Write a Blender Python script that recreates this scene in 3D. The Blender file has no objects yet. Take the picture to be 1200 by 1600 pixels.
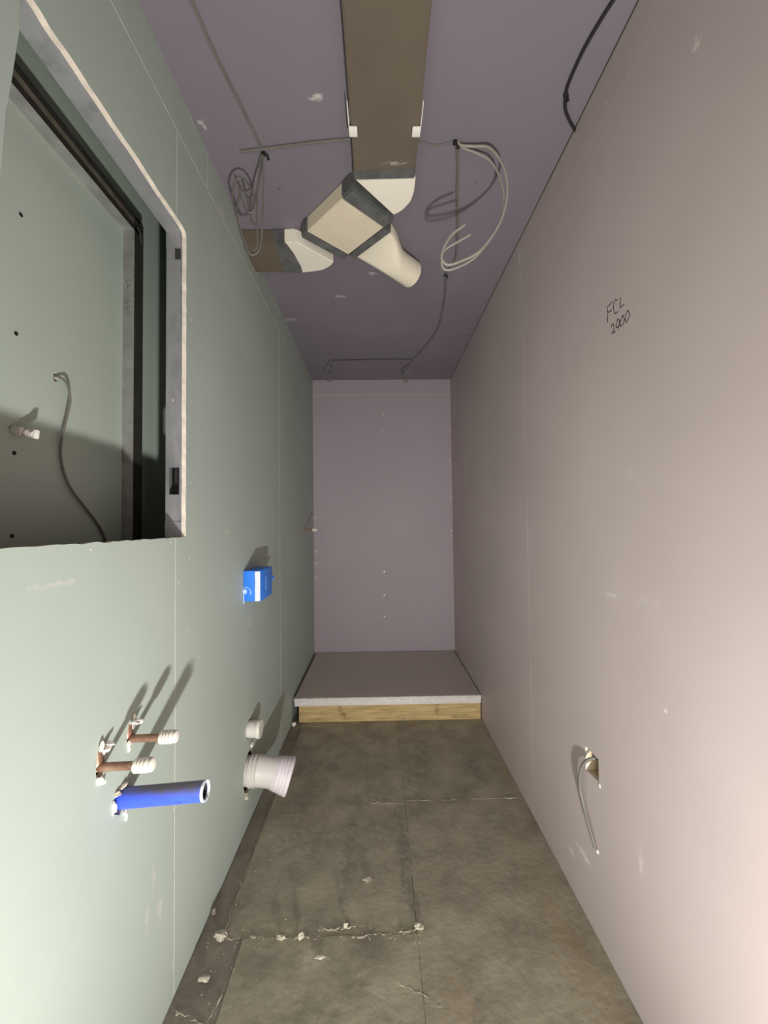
import bpy, bmesh, math, random
from mathutils import Vector, Matrix, noise
from mathutils.geometry import tessellate_polygon
random.seed(7)
sc = bpy.context.scene

# ---------------------------------------------------------------- camera
cam_d = bpy.data.cameras.new('camera'); cam = bpy.data.objects.new('camera', cam_d)
sc.collection.objects.link(cam); sc.camera = cam
yaw, pitch, roll = 0.01468822, 0.02948095, -0.01240138
fw = Vector((math.sin(yaw)*math.cos(pitch), math.cos(yaw)*math.cos(pitch), math.sin(pitch)))
rt = Vector((math.cos(yaw), -math.sin(yaw), 0)); up = rt.cross(fw)
r2 = rt*math.cos(roll)+up*math.sin(roll); u2 = -rt*math.sin(roll)+up*math.cos(roll)
CZ = 1.2689
cam.matrix_world = Matrix(((r2.x, u2.x, -fw.x, 0), (r2.y, u2.y, -fw.y, 0), (r2.z, u2.z, -fw.z, CZ), (0, 0, 0, 1)))
cam_d.sensor_fit = 'VERTICAL'; cam_d.sensor_height = 36.0; cam_d.lens = 610.0/1600.0*36.0
cam_d.clip_start = 0.02

# ---------------------------------------------------------------- light and exposure
w = bpy.data.worlds.new('world'); sc.world = w; w.use_nodes = True
w.node_tree.nodes['Background'].inputs[0].default_value = (1.0, 0.93, 0.85, 1)
w.node_tree.nodes['Background'].inputs[1].default_value = 0.10

def area(name, loc, aim, size, power, col, size_y=None, spread=180):
    d = bpy.data.lights.new(name, 'AREA'); d.energy = power; d.color = col
    d.shape = 'RECTANGLE'; d.size = size; d.size_y = size_y or size; d.spread = math.radians(spread)
    o = bpy.data.objects.new(name, d); sc.collection.objects.link(o); o.location = loc
    o.rotation_euler = (Vector(aim)-Vector(loc)).to_track_quat('-Z', 'Y').to_euler()
    return o
# LED work light standing low behind the camera, tilted up the room
area('work_light', (0.273, -0.204, 0.15), (0.073, 0.62, 1.35), 0.075, 47, (1.0, 0.985, 0.955))
# added warm soft fill behind the camera, flattens the contrast; no lamp stands there
area('fill_light', (-0.25, -1.00, 1.15), (0.32, 1.6, 1.14), 0.6, 6, (1.0, 0.925, 0.875), 1.2, 80)

sc.view_settings.view_transform = 'Standard'; sc.view_settings.look = 'None'
sc.view_settings.exposure = 0.0; sc.view_settings.gamma = 1.0; sc.view_settings.use_curve_mapping = False

XL, XR, ZC, YB, YN = -0.567, 0.653, 2.543, 3.4275, -1.30
T = 0.0125

# ---------------------------------------------------------------- materials
def lin(r, g, b):
    f = lambda c: (c/255/12.92) if c/255 <= .04045 else ((c/255+.055)/1.055)**2.4
    return (f(r), f(g), f(b))
def mat(name, col, rough=.6, var=.06, vscale=3.0, bump=.0, bscale=120.0, metal=0.0, marks=(), col2=None, spec=.4, streak=None, c2lo=.45, c2hi=.7, alpha=None):
    m = bpy.data.materials.new(name); m.use_nodes = True; nt = m.node_tree; N = nt.nodes; L = nt.links
    b = N['Principled BSDF']; b.inputs['Roughness'].default_value = rough; b.inputs['Metallic'].default_value = metal
    b.inputs['Specular IOR Level'].default_value = spec
    g = N.new('ShaderNodeNewGeometry'); pos = g.outputs['Position']
    nz = N.new('ShaderNodeTexNoise'); nz.inputs['Scale'].default_value = vscale; nz.inputs['Detail'].default_value = 6
    if streak:
        vm = N.new('ShaderNodeVectorMath'); vm.operation = 'MULTIPLY'; vm.inputs[1].default_value = streak
        L.new(pos, vm.inputs[0]); L.new(vm.outputs[0], nz.inputs['Vector'])
    else: L.new(pos, nz.inputs['Vector'])
    mr = N.new('ShaderNodeMapRange'); mr.inputs['From Min'].default_value = .3; mr.inputs['From Max'].default_value = .7
    mr.inputs['To Min'].default_value = 1-var; mr.inputs['To Max'].default_value = 1+var
    L.new(nz.outputs['Fac'], mr.inputs['Value'])
    hs = N.new('ShaderNodeVectorMath'); hs.operation = 'SCALE'; hs.inputs[0].default_value = col
    L.new(mr.outputs[0], hs.inputs['Scale']); out = hs.outputs[0]
    if col2:
        n2 = N.new('ShaderNodeTexNoise'); n2.inputs['Scale'].default_value = vscale*2.3; n2.inputs['Detail'].default_value = 8
        n2.inputs['Roughness'].default_value = .65
        L.new((vm.outputs[0] if streak else pos), n2.inputs['Vector'])
        r = N.new('ShaderNodeMapRange'); r.inputs['From Min'].default_value = c2lo; r.inputs['From Max'].default_value = c2hi
        L.new(n2.outputs['Fac'], r.inputs['Value'])
        mx = N.new('ShaderNodeMix'); mx.data_type = 'RGBA'; L.new(r.outputs[0], mx.inputs[0]); L.new(out, mx.inputs[6])
        mx.inputs[7].default_value = (*col2, 1); out = mx.outputs[2]
    if marks:
        dn = N.new('ShaderNodeTexNoise'); dn.inputs['Scale'].default_value = 45; dn.inputs['Detail'].default_value = 5
        L.new(pos, dn.inputs['Vector'])
        for c, rad, mc, st, *amp in marks:
            s = N.new('ShaderNodeVectorMath'); s.operation = 'SUBTRACT'; s.inputs[1].default_value = c; L.new(pos, s.inputs[0])
            d = N.new('ShaderNodeVectorMath'); d.operation = 'DIVIDE'; d.inputs[1].default_value = rad; L.new(s.outputs[0], d.inputs[0])
            a = N.new('ShaderNodeVectorMath'); a.operation = 'ADD'; L.new(d.outputs[0], a.inputs[0])
            q = N.new('ShaderNodeVectorMath'); q.operation = 'SUBTRACT'; q.inputs[1].default_value = (.5, .5, .5)
            L.new(dn.outputs['Color'], q.inputs[0])
            q2 = N.new('ShaderNodeVectorMath'); q2.operation = 'SCALE'; q2.inputs['Scale'].default_value = amp[0] if amp else 3.2
            L.new(q.outputs[0], q2.inputs[0]); L.new(q2.outputs[0], a.inputs[1])
            ln = N.new('ShaderNodeVectorMath'); ln.operation = 'LENGTH'; L.new(a.outputs[0], ln.inputs[0])
            r = N.new('ShaderNodeMapRange'); r.inputs['From Min'].default_value = 1.0; r.inputs['From Max'].default_value = .35
            r.inputs['To Max'].default_value = st; L.new(ln.outputs['Value'], r.inputs['Value'])
            mx = N.new('ShaderNodeMix'); mx.data_type = 'RGBA'; L.new(r.outputs[0], mx.inputs[0]); L.new(out, mx.inputs[6])
            mx.inputs[7].default_value = (*mc, 1); out = mx.outputs[2]
    L.new(out, b.inputs['Base Color'])
    if bump:
        bn = N.new('ShaderNodeTexNoise'); bn.inputs['Scale'].default_value = bscale; bn.inputs['Detail'].default_value = 6
        L.new(pos, bn.inputs['Vector'])
        bp = N.new('ShaderNodeBump'); bp.inputs['Strength'].default_value = bump; bp.inputs['Distance'].default_value = .002
        L.new(bn.outputs['Fac'], bp.inputs['Height']); L.new(bp.outputs[0], b.inputs['Normal'])
    if alpha is not None: b.inputs['Alpha'].default_value = alpha
    return m
PL = (.62, .58, .52)
M = {}
M['green'] = mat('green_plasterboard', (.395, .452, .40), .62, .05, 2.2, .05, 160, marks=[
    ((XL, 1.03, .30), (.02, .012, .05), PL, .55), ((XL, 1.00, .40), (.02, .010, .04), PL, .5), ((XL, .975, .335), (.02, .008, .04), PL, .4),
    ((XL, 1.094, .09), (.02, .012, .03), PL, .5), ((XL, 1.725, .85), (.02, .05, .035), PL, .4), ((XL, 1.473, 1.243), (.02, .025, .012), PL, .45),
    ((XL, .70, 1.17), (.02, .06, .006), PL, .45), ((XL, 1.43, 2.44), (.02, .03, .025), PL, .6), ((XL, 1.63, 2.47), (.02, .05, .012), PL, .7),
    ((XL, 2.17, 2.51), (.02, .07, .03), PL, .35), ((XL, 1.178, .959), (.02, .02, .006), PL, .4), ((XL, 1.19, 2.53), (.02, .02, .01), PL, .7)])
M['green_far'] = mat('green_plasterboard_of_cavity', (.41, .47, .405), .55, .05, 2.0, .04, 160)
PUR = (.200, .175, .200)
M['pink'] = mat('pink_plasterboard', (.52, .44, .43), .55, .06, 1.8, .05, 160, spec=.45, marks=[
    ((XR, .895, .832), (.02, .010, .010), (.8, .75, .7), .9), ((XR, 1.29, .188), (.02, .05, .016), (.86, .82, .74), .6), ((XR, 1.38, .13), (.02, .03, .014), (.86, .82, .74), .4),
    ((XR, .75, 2.229), (.02, .012, .018), (.86, .82, .74), .6), ((XR, 1.005, .401), (.02, .010, .035), (.86, .82, .74), .35), ((XR, 1.097, 1.059), (.02, .04, .01), (.86, .82, .74), .3),
    ((XR, .95, 1.07), (.02, .05, .012), PL, .25), ((XR, .997, 1.39), (.02, .03, .03), PL, .2), ((XR, 1.72, 2.46), (.02, .012, .03), (.86, .82, .74), .8), ((XR, 1.718, 2.38), (.02, .008, .03), (.86, .82, .74), .5)])
M['purple'] = mat('purple_plasterboard', PUR, .6, .05, 1.8, .05, 160, marks=[
    ((-.172, 1.131, ZC), (.030, .012, .02), PL, .75), ((-.204, 2.152, ZC), (.03, .018, .02), PL, .7), ((-.52, 2.40, ZC), (.05, .03, .02), PL, .3),
    ((-.021, 1.951, ZC), (.035, .014, .02), PL, .6), ((-.545, 1.21, ZC), (.012, .022, .02), PL, .6)])
M['back'] = mat('mauve_plasterboard', (.35, .30, .328), .6, .04, 1.6, .05, 160)
M['core'] = mat('plaster_core', (.72, .64, .54), .9, .12, 40, .6, 300)
M['joint'] = mat('board_joint_paper', (.50, .52, .46), .8, .15, 20)
M['joint_p'] = mat('pink_board_joint_paper', (.60, .53, .50), .8, .1, 14)
M['dark'] = mat('cavity_dark', (.03, .028, .024), .9, .2, 8)
M['galv'] = mat('galvanised_steel', (.42, .42, .43), .40, .14, 5, .05, 60, metal=.55, streak=(1, 1, .35), col2=(.24, .25, .27), c2lo=.48, c2hi=.7)
M['galv_dull'] = mat('dull_galvanised_steel', (.30, .30, .28), .45, .2, 20, .05, 60, metal=.35)
M['steel_dark'] = mat('dark_reflection_steel', (.055, .052, .045), .6, .25, 18, metal=.5)  # dark reflection on the metal flanges is put into the base colour
M['steel_brown'] = mat('brown_dusty_steel', (.12, .10, .075), .8, .3, 25)
FD = (.335, .302, .225)
M['floor'] = mat('dusty_grey_floor_board', FD, .72, .26, 7, .8, 45, col2=(.44, .395, .31), c2lo=.48, c2hi=.8, marks=[
    ((-.052, 1.428, 0), (.03, .02, .03), (.52, .46, .32), .6), ((.02, 1.80, 0), (.12, .025, .03), (.42, .36, .26), .6),
    ((.19, 1.06, 0), (.06, .10, .03), (.42, .32, .2), .4), ((.55, 1.3, 0), (.07, .5, .03), (.38, .29, .18), .5),
    ((-.19, 1.18, 0), (.05, .012, .03), (.52, .48, .40), .6), ((-.30, 1.6, 0), (.16, .05, .03), (.22, .205, .175), .5),
    ((.08, 1.55, 0), (.025, .25, .03), (.19, .178, .155), .6), ((-.13, 1.5, 0), (.03, .2, .03), (.21, .195, .17), .55), ((-.06, 2.1, 0), (.2, .12, .03), (.36,.32,.26), .3),
    ((-.30, 1.10, 0), (.10, .03, .03), (.46, .42, .34), .35), ((-.02, 1.10, 0), (.05, .02, .03), (.50, .46, .37), .45), ((-.38, 1.75, 0), (.06, .012, .03), (.44, .40, .31), .4),
    ((.35, 1.50, 0), (.12, .05, .03), (.43, .39, .30), .35), ((.60, 1.0, 0), (.05, .35, .03), (.36, .27, .16), .5), ((.62, 1.9, 0), (.02, .5, .03), (.36, .28, .16), .4), ((.13, 2.2, 0), (.03, .3, .03), (.23, .21, .165), .4)])
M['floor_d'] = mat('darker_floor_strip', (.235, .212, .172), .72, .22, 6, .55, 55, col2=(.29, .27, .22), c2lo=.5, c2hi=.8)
M['ridge'] = mat('dried_adhesive', (.52, .47, .38), .9, .35, 30, .5, 200)
M['crumb'] = mat('plaster_crumbs', (.50, .45, .36), .9, .2, 30, .4, 200)
M['crumb_w'] = mat('white_plaster_flake', (.80, .78, .72), .9, .12, 60, .4, 300)
M['duct'] = mat('taupe_duct_plastic', (.135, .108, .078), .5, .08, 5, marks=[((.07, 1.275, 2.478), (.06, .008, .03), (.5, .48, .42), .5)])
M['duct_w'] = mat('white_duct_fitting', (.86, .80, .68), .42, .03, 5)
M['cream'] = mat('cream_duct_box', (.72, .63, .48), .5, .05, 9)
M['cream_w'] = mat('cream_white_adapter', (.80, .73, .58), .42, .05, 9)
M['tape'] = mat('grey_duct_tape', (.13, .132, .125), .42, .3, 24, .5, 70, metal=.15)
M['clipw'] = mat('white_clip_plastic', (.82, .78, .70), .45, .03)
M['cable'] = mat('grey_cable_sheath', (.15, .14, .125), .55, .1, 20)
M['cable_w'] = mat('pale_cable_sheath', (.30, .28, .235), .5, .1, 20)
M['cable_k'] = mat('black_cable_sheath', (.022, .02, .02), .45, .1, 20)
M['black'] = mat('black_plastic', (.012, .011, .010), .6, .1, 20)
M['copper'] = mat('tarnished_copper', (.27, .15, .10), .4, .3, 30, .1, 90, metal=.45, col2=(.38, .27, .19), c2lo=.5, c2hi=.7)
M['cap'] = mat('white_push_fit_plastic', (.66, .63, .56), .4, .04, 30)
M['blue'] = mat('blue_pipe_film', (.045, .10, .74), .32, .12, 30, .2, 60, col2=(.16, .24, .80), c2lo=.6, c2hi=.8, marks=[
    ((-.47, .877, .7065), (.20, .05, .020), (.13, .118, .112), .92, .5), ((-.43, .86, .680), (.008, .03, .003), (.02, .02, .06), .9)])  # first mark greys the top: dust, plus shade painted into the upper side
M['bluebox'] = mat('bright_blue_plastic', (.03, .21, .80), .4, .06, 20)
M['stickr'] = mat('worn_white_sticker', (.80, .80, .84), .5, .1, 30, col2=(.35, .5, .85), c2lo=.48, c2hi=.72)
M['palebl'] = mat('pale_blue_mark', (.45, .62, .92), .5, .05, 30)
M['pvc'] = mat('white_pvc', (.62, .60, .56), .38, .04, 10)
M['pvc_l'] = mat('white_rubber_bell', (.70, .64, .67), .42, .04, 10)
M['wood'] = mat('sawn_pine', (.50, .37, .17), .7, .28, 5, .3, 60, streak=(1.2, 12, 14), col2=(.36, .23, .09), c2lo=.5, c2hi=.78, marks=[
    ((-.24, 2.54, .045), (.020, .03, .045), (.20, .11, .045), .75), ((-.26, 2.54, .085), (.02, .03, .02), (.24, .14, .06), .7), ((-.40, 2.54, .02), (.006, .03, .006), (.16, .09, .04), .7), ((.36, 2.54, .06), (.016, .03, .045), (.24, .14, .05), .7),
    ((.14, 2.54, .02), (.07, .03, .010), (.24, .2, .12), .6), ((.48, 2.54, .02), (.05, .03, .012), (.22, .17, .09), .7)])
M['tray_top'] = mat('grey_tray_surface', (.58, .52, .46), .5, .04, 3)
M['tray_edge'] = mat('white_tray_edge', (.74, .70, .67), .45, .06, 12)
M['film'] = mat('crumpled_clear_film', (.85, .83, .8), .15, .1, 20, .6, 90, alpha=.35)
M['ink'] = mat('black_marker_ink', (.03, .022, .018), .5, .1, 60)
M['ink_g'] = mat('faded_printed_ink', (.13, .14, .13), .6, .1, 60)
M['screw'] = mat('bright_screw_head', (.75, .73, .70), .35, .02, 60, metal=.3)
M['noggin'] = mat('pale_timber_noggin', (.62, .50, .30), .7, .15, 20, streak=(6, 6, 1))

# ---------------------------------------------------------------- helpers
def link(name, bm, m, parent=None, smooth=False, ms=None):
    me = bpy.data.meshes.new(name)
    bmesh.ops.recalc_face_normals(bm, faces=bm.faces[:]) if not getattr(bm, 'keep', None) else None
    bm.to_mesh(me); bm.free()
    for k in (ms or [m]): me.materials.append(k)
    if smooth:
        for p in me.polygons: p.use_smooth = True
        try: me.set_sharp_from_angle(angle=math.radians(40))
        except Exception: pass
    o = bpy.data.objects.new(name, me); sc.collection.objects.link(o)
    if parent: o.parent = parent
    return o
def empty(name, loc=(0, 0, 0)):
    o = bpy.data.objects.new(name, None); sc.collection.objects.link(o); o.location = loc; o.empty_display_size = .05
    return o
def rootat(name, loc, label, cat, group=None):
    o = empty(name, loc); tag(o, label, cat, group); return o
def tag(o, label=None, cat=None, group=None, kind=None):
    if label: o['label'] = label
    if cat: o['category'] = cat
    if group: o['group'] = group
    if kind: o['kind'] = kind
    return o
def part(name, bm, m, root, smooth=False, label=None, ms=None):
    o = link(name, bm, m, root, smooth, ms)
    # vertices are modelled in world space; keep them there under the parent
    off = Vector((0, 0, 0)); q = root
    while q: off += q.location; q = q.parent
    o.data.transform(Matrix.Translation(-off))
    if label: o['label'] = label
    return o
def box(bm, a, b, bev=0.0, mi=0):
    x0, y0, z0 = a; x1, y1, z1 = b
    vs = [bm.verts.new(c) for c in [(x0,y0,z0),(x1,y0,z0),(x1,y1,z0),(x0,y1,z0),(x0,y0,z1),(x1,y0,z1),(x1,y1,z1),(x0,y1,z1)]]
    fs = [bm.faces.new([vs[i] for i in f]) for f in [(3,2,1,0),(4,5,6,7),(0,1,5,4),(1,2,6,5),(2,3,7,6),(3,0,4,7)]]
    for f in fs: f.material_index = mi
    if bev:
        es = list({e for f in fs for e in f.edges})
        bmesh.ops.bevel(bm, geom=es, offset=bev, segments=2, affect='EDGES', profile=.5)
    return bm
def NB(): return bmesh.new()
def slab(loops, axis, t0, t1, side_mi=1):
    """flat board: outline and holes in the plane across axis, extruded from t0 (room face) to t1; cut sides get material 1"""
    bm = NB()
    def P(u, v, t): return (t, u, v) if axis == 'x' else ((u, t, v) if axis == 'y' else (u, v, t))
    flat = [q for l in loops for q in l]
    tri = tessellate_polygon([[Vector((q[0], q[1], 0)) for q in l] for l in loops])
    A = [bm.verts.new(P(u, v, t0)) for u, v in flat]; B = [bm.verts.new(P(u, v, t1)) for u, v in flat]
    for t in tri:
        try:
            bm.faces.new([A[i] for i in t]); bm.faces.new([B[i] for i in reversed(t)])
        except ValueError: pass
    k = 0
    for l in loops:
        n = len(l)
        for i in range(n):
            f = bm.faces.new([A[k+i], A[k+(i+1) % n], B[k+(i+1) % n], B[k+i]]); f.material_index = side_mi
        k += n
    return bm
def rect(u0, v0, u1, v1): return [(u0, v0), (u1, v0), (u1, v1), (u0, v1)]
def ragged(cu, cv, ru, rv, n=22, j=.16, seed=0):
    rr = random.Random(seed)
    return [(cu+ru*(1+rr.uniform(-j, j))*math.cos(2*math.pi*i/n), cv+rv*(1+rr.uniform(-j, j))*math.sin(2*math.pi*i/n)) for i in range(n)]
def catmull(pts, k=8):
    P = [Vector(p) for p in pts]
    if len(P) < 3: return P
    Q = [P[0]*2-P[1]]+P+[P[-1]*2-P[-2]]; out = []
    for i in range(1, len(Q)-2):
        for s in range(k):
            t = s/k; a, b, c, d = Q[i-1:i+3]
            out.append(.5*((2*b)+(c-a)*t+(2*a-5*b+4*c-d)*t*t+(3*b-a-3*c+d)*t**3))
    out.append(P[-1]); return out
def sweep(bm, pts, rad, seg=10, cap=True, flat=1.0, nrm=None, mi=0):
    """tube along pts, one radius or a radius per point"""
    P = [Vector(p) for p in pts]; n = len(P)
    R = rad if isinstance(rad, (list, tuple)) else [rad]*n
    T0 = (P[1]-P[0]).normalized(); ref = Vector(nrm) if nrm else (Vector((0, 0, 1)) if abs(T0.z) < .9 else Vector((1, 0, 0)))
    N0 = (ref-T0*ref.dot(T0)).normalized(); rings = []; lastT = T0
    for i in range(n):
        a = P[max(i-1, 0)]; b = P[min(i+1, n-1)]; t = (b-a)
        t = t.normalized() if t.length > 1e-9 else lastT
        if t.dot(lastT) < -.5: t = lastT
        N0 = (N0-t*N0.dot(t)).normalized(); B = t.cross(N0); lastT = t
        rings.append([bm.verts.new(P[i]+(N0*math.cos(2*math.pi*j/seg)*flat+B*math.sin(2*math.pi*j/seg))*R[i]) for j in range(seg)])
    for i in range(n-1):
        for j in range(seg):
            f = bm.faces.new([rings[i][j], rings[i][(j+1) % seg], rings[i+1][(j+1) % seg], rings[i+1][j]]); f.material_index = mi
    if cap:
        for r in (rings[0], rings[-1]):
            try: bm.faces.new(r).material_index = mi
            except ValueError: pass
    return bm
def axial(bm, o, d, prof, seg=28, cap=True, mi=0):
    """surface of revolution about the ray o + d*t; prof = [(t, r)]"""
    o = Vector(o); d = Vector(d).normalized(); ref = Vector((0, 0, 1)) if abs(d.z) < .9 else Vector((1, 0, 0))
    N0 = (ref-d*ref.dot(d)).normalized(); B = d.cross(N0)
    rings = [[bm.verts.new(o+d*t+(N0*math.cos(2*math.pi*j/seg)+B*math.sin(2*math.pi*j/seg))*r) for j in range(seg)] for t, r in prof]
    for i in range(len(rings)-1):
        for j in range(seg):
            bm.faces.new([rings[i][j], rings[i][(j+1) % seg], rings[i+1][(j+1) % seg], rings[i+1][j]]).material_index = mi
    if cap: bm.faces.new(rings[0]); bm.faces.new(rings[-1])
    return bm
def lump(bm, c, s, seed=0, sub=2, amp=.45):
    rj = random.Random(seed*7+1)
    c = Vector(c); vs = bmesh.ops.create_icosphere(bm, subdivisions=sub, radius=1)['verts']
    for v in vs:
        k = 1+amp*noise.noise(v.co*1.4+Vector((seed*3.1, seed*1.7, seed)))+amp*.4*noise.noise(v.co*4+Vector((seed, 0, 2)))+rj.uniform(-.16, .16)
        v.co = Vector((v.co.x*s[0], v.co.y*s[1], v.co.z*s[2]))*k+c
    return bm
def cable(name, pts, r, m, label, cat, group=None, flat=1.0, nrm=None, k=8):
    o = link(name, sweep(NB(), catmull(pts, k), r, 8, True, flat, nrm), m, None, True)
    return tag(o, label, cat, group)

# ================================================================ SETTING
G = .0011      # half joint gap
# ---- left wall: green boards on steel studs, with the cut-out
OP = [(0.612, 2.150), (1.158, 2.153), (1.158, 1.236), (0.594, 1.238), (0.583, 1.50), (0.583, 1.762), (0.591, 1.905), (0.600, 1.967), (0.612, 2.068)]
def rough_line(a, b, n, j, seed):
    rr = random.Random(seed); out = []
    d = Vector((b[0]-a[0], b[1]-a[1])); nn = Vector((-d.y, d.x)).normalized()
    for i in range(n):
        t = i/n; k = rr.uniform(-j, j) if i else 0
        out.append((a[0]+d.x*t+nn.x*k, a[1]+d.y*t+nn.y*k))
    return out
wall_left = tag(empty('wall_left'), kind='structure')
SY1, SY2, SZ = 1.100, 2.258, 2.410
# board A (nearest): outline with the cut-out notched into its right-hand edge
la = [(YN, 0), (SY1-G, 0), (SY1-G, 1.2365)]
la += rough_line((SY1-G, 1.2365), (.594, 1.238), 34, .0016, 1)[1:]
la += [(.594, 1.238), (.583, 1.50), (.583, 1.762), (.591, 1.905), (.600, 1.967), (.612, 2.068), (.612, 2.150)]
la += rough_line((.612, 2.150), (SY1-G, 2.1527), 26, .0022, 2)[1:]
la += [(SY1-G, 2.1527), (SY1-G, SZ-G), (YN, SZ-G)]
holesA = [ragged(.812, .792, .013, .032, 24, .2, 3), ragged(.907, .797, .012, .027, 24, .2, 4), ragged(.877, .676, .026, .027, 26, .14, 5)]
part('plasterboard_panel', slab([la]+holesA, 'x', XL, XL-T), M['green'], wall_left, ms=[M['green'], M['core']])
lb = [(SY1+G, 0), (SY2-G, 0), (SY2-G, SZ-G), (SY1+G, SZ-G), (SY1+G, 2.1527), (1.135, 2.1532), (1.152, 2.149), (1.158, 2.138)]
lb += rough_line((1.158, 2.138), (1.158, 1.236), 44, .0013, 3)[1:]
lb += [(1.158, 1.236), (SY1+G, 1.2365)]
holesB = [ragged(1.712, .218, .072, .080, 30, .05, 6), ragged(1.712, .394, .040, .040, 24, .06, 7)]
part('plasterboard_panel', slab([lb]+holesB, 'x', XL, XL-T), M['green'], wall_left, ms=[M['green'], M['core']])
part('plasterboard_panel', slab([rect(SY2+G, 0, YB, SZ-G), ragged(2.958, 1.228, .013, .016, 18, .15, 8)], 'x', XL, XL-T), M['green'], wall_left, ms=[M['green'], M['core']])
# top strips above 2.41 m
part('plasterboard_strip', slab([rect(YN, SZ+G, 1.30, ZC), ], 'x', XL, XL-T), M['green'], wall_left, ms=[M['green'], M['core']])
part('plasterboard_strip', slab([[(1.30+2*G, SZ+G), (YB, SZ+G), (YB, ZC), (1.853, ZC), (1.853, 2.473), (1.645, 2.473), (1.645, ZC), (1.30+2*G, ZC)]], 'x', XL, XL-T), M['green'], wall_left, ms=[M['green'], M['core']])
jb = NB()
for (y0, y1, z0, z1) in [(SY1-.004, SY1+.004, 0, 1.23), (SY1-.004, SY1+.004, 2.16, SZ), (SY2-.004, SY2+.004, 0, SZ), (YN, YB, SZ-.004, SZ+.004)]:
    box(jb, (XL-.004, y0, z0), (XL-.0006, y1, z1))
part('board_joint', jb, M['joint'], wall_left)
# torn flakes of board round the pipe holes
fl = []
def flake(c, s, seed, m='crumb_w', name='torn_board_flake'): part(name, lump(NB(), c, s, seed, 2, .8), M[m], wall_left, False)
flake((-.557, .812, .820), (.010, .008, .0045), 1); flake((-.553, .820, .826), (.009, .007, .0035), 2)
flake((-.564, .806, .761), (.0045, .006, .008), 3); flake((-.561, .812, .754), (.005, .004, .004), 4)
flake((-.556, .911, .825), (.011, .008, .0055), 5); flake((-.565, .897, .776), (.004, .005, .011), 6)
flake((-.562, .858, .700), (.006, .007, .0045), 7, 'core'); flake((-.565, .851, .676), (.0045, .005, .015), 8)
flake((-.563, .885, .640), (.004, .0045, .010), 9); flake((-.564, .888, .627), (.0035, .004, .005), 10)
flake((-.562, .878, .705), (.006, .009, .003), 11, 'core'); flake((-.560, .806, .829), (.004, .004, .009), 14, 'core'); flake((-.562, .914, .834), (.003, .004, .009), 15, 'core')
flake((-.562, 1.665, .142), (.010, .014, .012), 12, 'crumb', 'torn_board_flake'); flake((-.560, 1.73, .318), (.006, .012, .008), 13)
wall_left_screws = [(1.12, 1.11), (1.18, 1.17), (.78, 1.225), (1.075, 1.224), (1.085, 1.62), (1.095, .50), (1.19, 1.4), (1.19, 1.65), (1.19, 1.90), (2.24, .7), (2.24, 1.1), (2.24, 1.5), (2.24, 1.9), (1.62, 2.0), (1.24, .86)]
for y, z in wall_left_screws:
    part('screw', axial(NB(), (XL-.001, y, z), (1, 0, 0), [(0, .0032), (.0013, .0032), (.0017, .001)], 10), M['screw'], wall_left, True)

# cavity behind the left wall: steel frame round the cut-out, far lining board
frame = tag(empty('trim_1'), kind='structure')
XI = -.627
f = NB()   # right jamb stud: web facing the camera with a knocked-out slot, flanges going back
X0, X1 = XL-T, XI
HY = 1.1585
hx0, hx1, hz0, hz1 = -.616, -.587, 1.362, 1.442
for a, b in [((X1, HY, .02), (X0, HY+.0012, hz0)), ((X1, HY, hz1), (X0, HY+.0012, 2.16)), ((X1, HY, hz0), (hx0, HY+.0012, hz1)), ((hx1, HY, hz0), (X0, HY+.0012, hz1))]: box(f, a, b)
box(f, (X1, HY+.0012, .02), (X1+.0012, HY+.034, 2.5)); box(f, (X0-.0012, HY+.0012, .02), (X0, HY+.034, 2.5))
box(f, (X0-.004, HY-.0012, 1.30), (X0-.0028, HY, 2.13))   # rolled rib
part('stud', f, M['galv'], frame)
f = NB(); box(f, (X1, .40, 2.153), (X0, 1.158, 2.1542)); box(f, (X1, .40, 2.154), (X1+.0012, 1.20, 2.19)); box(f, (X0-.0012, .40, 2.154), (X0, 1.20, 2.19))
box(f, (X1, HY-.0022, 2.105), (X0, HY-.0012, 2.153)); 
part('head_track', f, M['galv'], frame)
part('track_slot', box(NB(), (-.600, HY-.0030, 2.068), (-.583, HY-.0022, 2.100)), M['dark'], frame)
f = NB(); box(f, (X1, .40, 1.2335), (X0, 1.158, 1.2350)); box(f, (X1, .40, 1.19), (X1+.0012, 1.19, 1.2335))
part('sill_track', f, M['steel_brown'], frame)
f = NB(); box(f, (X1, HY-.0024, 1.235), (X0, HY-.0012, 1.282)); axial(f, (-.603, HY-.0024, 1.268), (0, -1, 0), [(0, .0035), (.002, .0030), (.003, .001)], 10)
part('corner_tab', f, M['galv'], frame)
f = NB(); box(f, (X1, .545, .02), (X0, .5462, 2.5)); box(f, (X1, .512, .02), (X1+.0012, .545, 2.5))
part('stud', f, M['galv'], frame)
part('noggin', box(NB(), (-.622, 1.20, 1.34), (-.585, 1.60, 1.46), .001), M['dark'], frame)

XF = -.78
wall_cavity = tag(empty('wall_cavity'), kind='structure')
part('plasterboard_panel', slab([rect(YN, 0, YB, ZC), ragged(.950, 1.634, .007, .011, 14, .15, 9)], 'x', XF, XF-T), M['green_far'], wall_cavity, ms=[M['green_far'], M['core']])
part('backing', box(NB(), (XF-.06, YN, 0), (XF-.05, YB, ZC)), M['dark'], wall_cavity)
for y, z in [(.852, 1.959), (.845, 1.690), (.845, 1.430), (.843, 1.252)]:
    part('screw_hole', axial(NB(), (XF+.0004, y, z), (1, 0, 0), [(0, .0048), (.0006, .0046)], 12), M['black'], wall_cavity)
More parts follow.
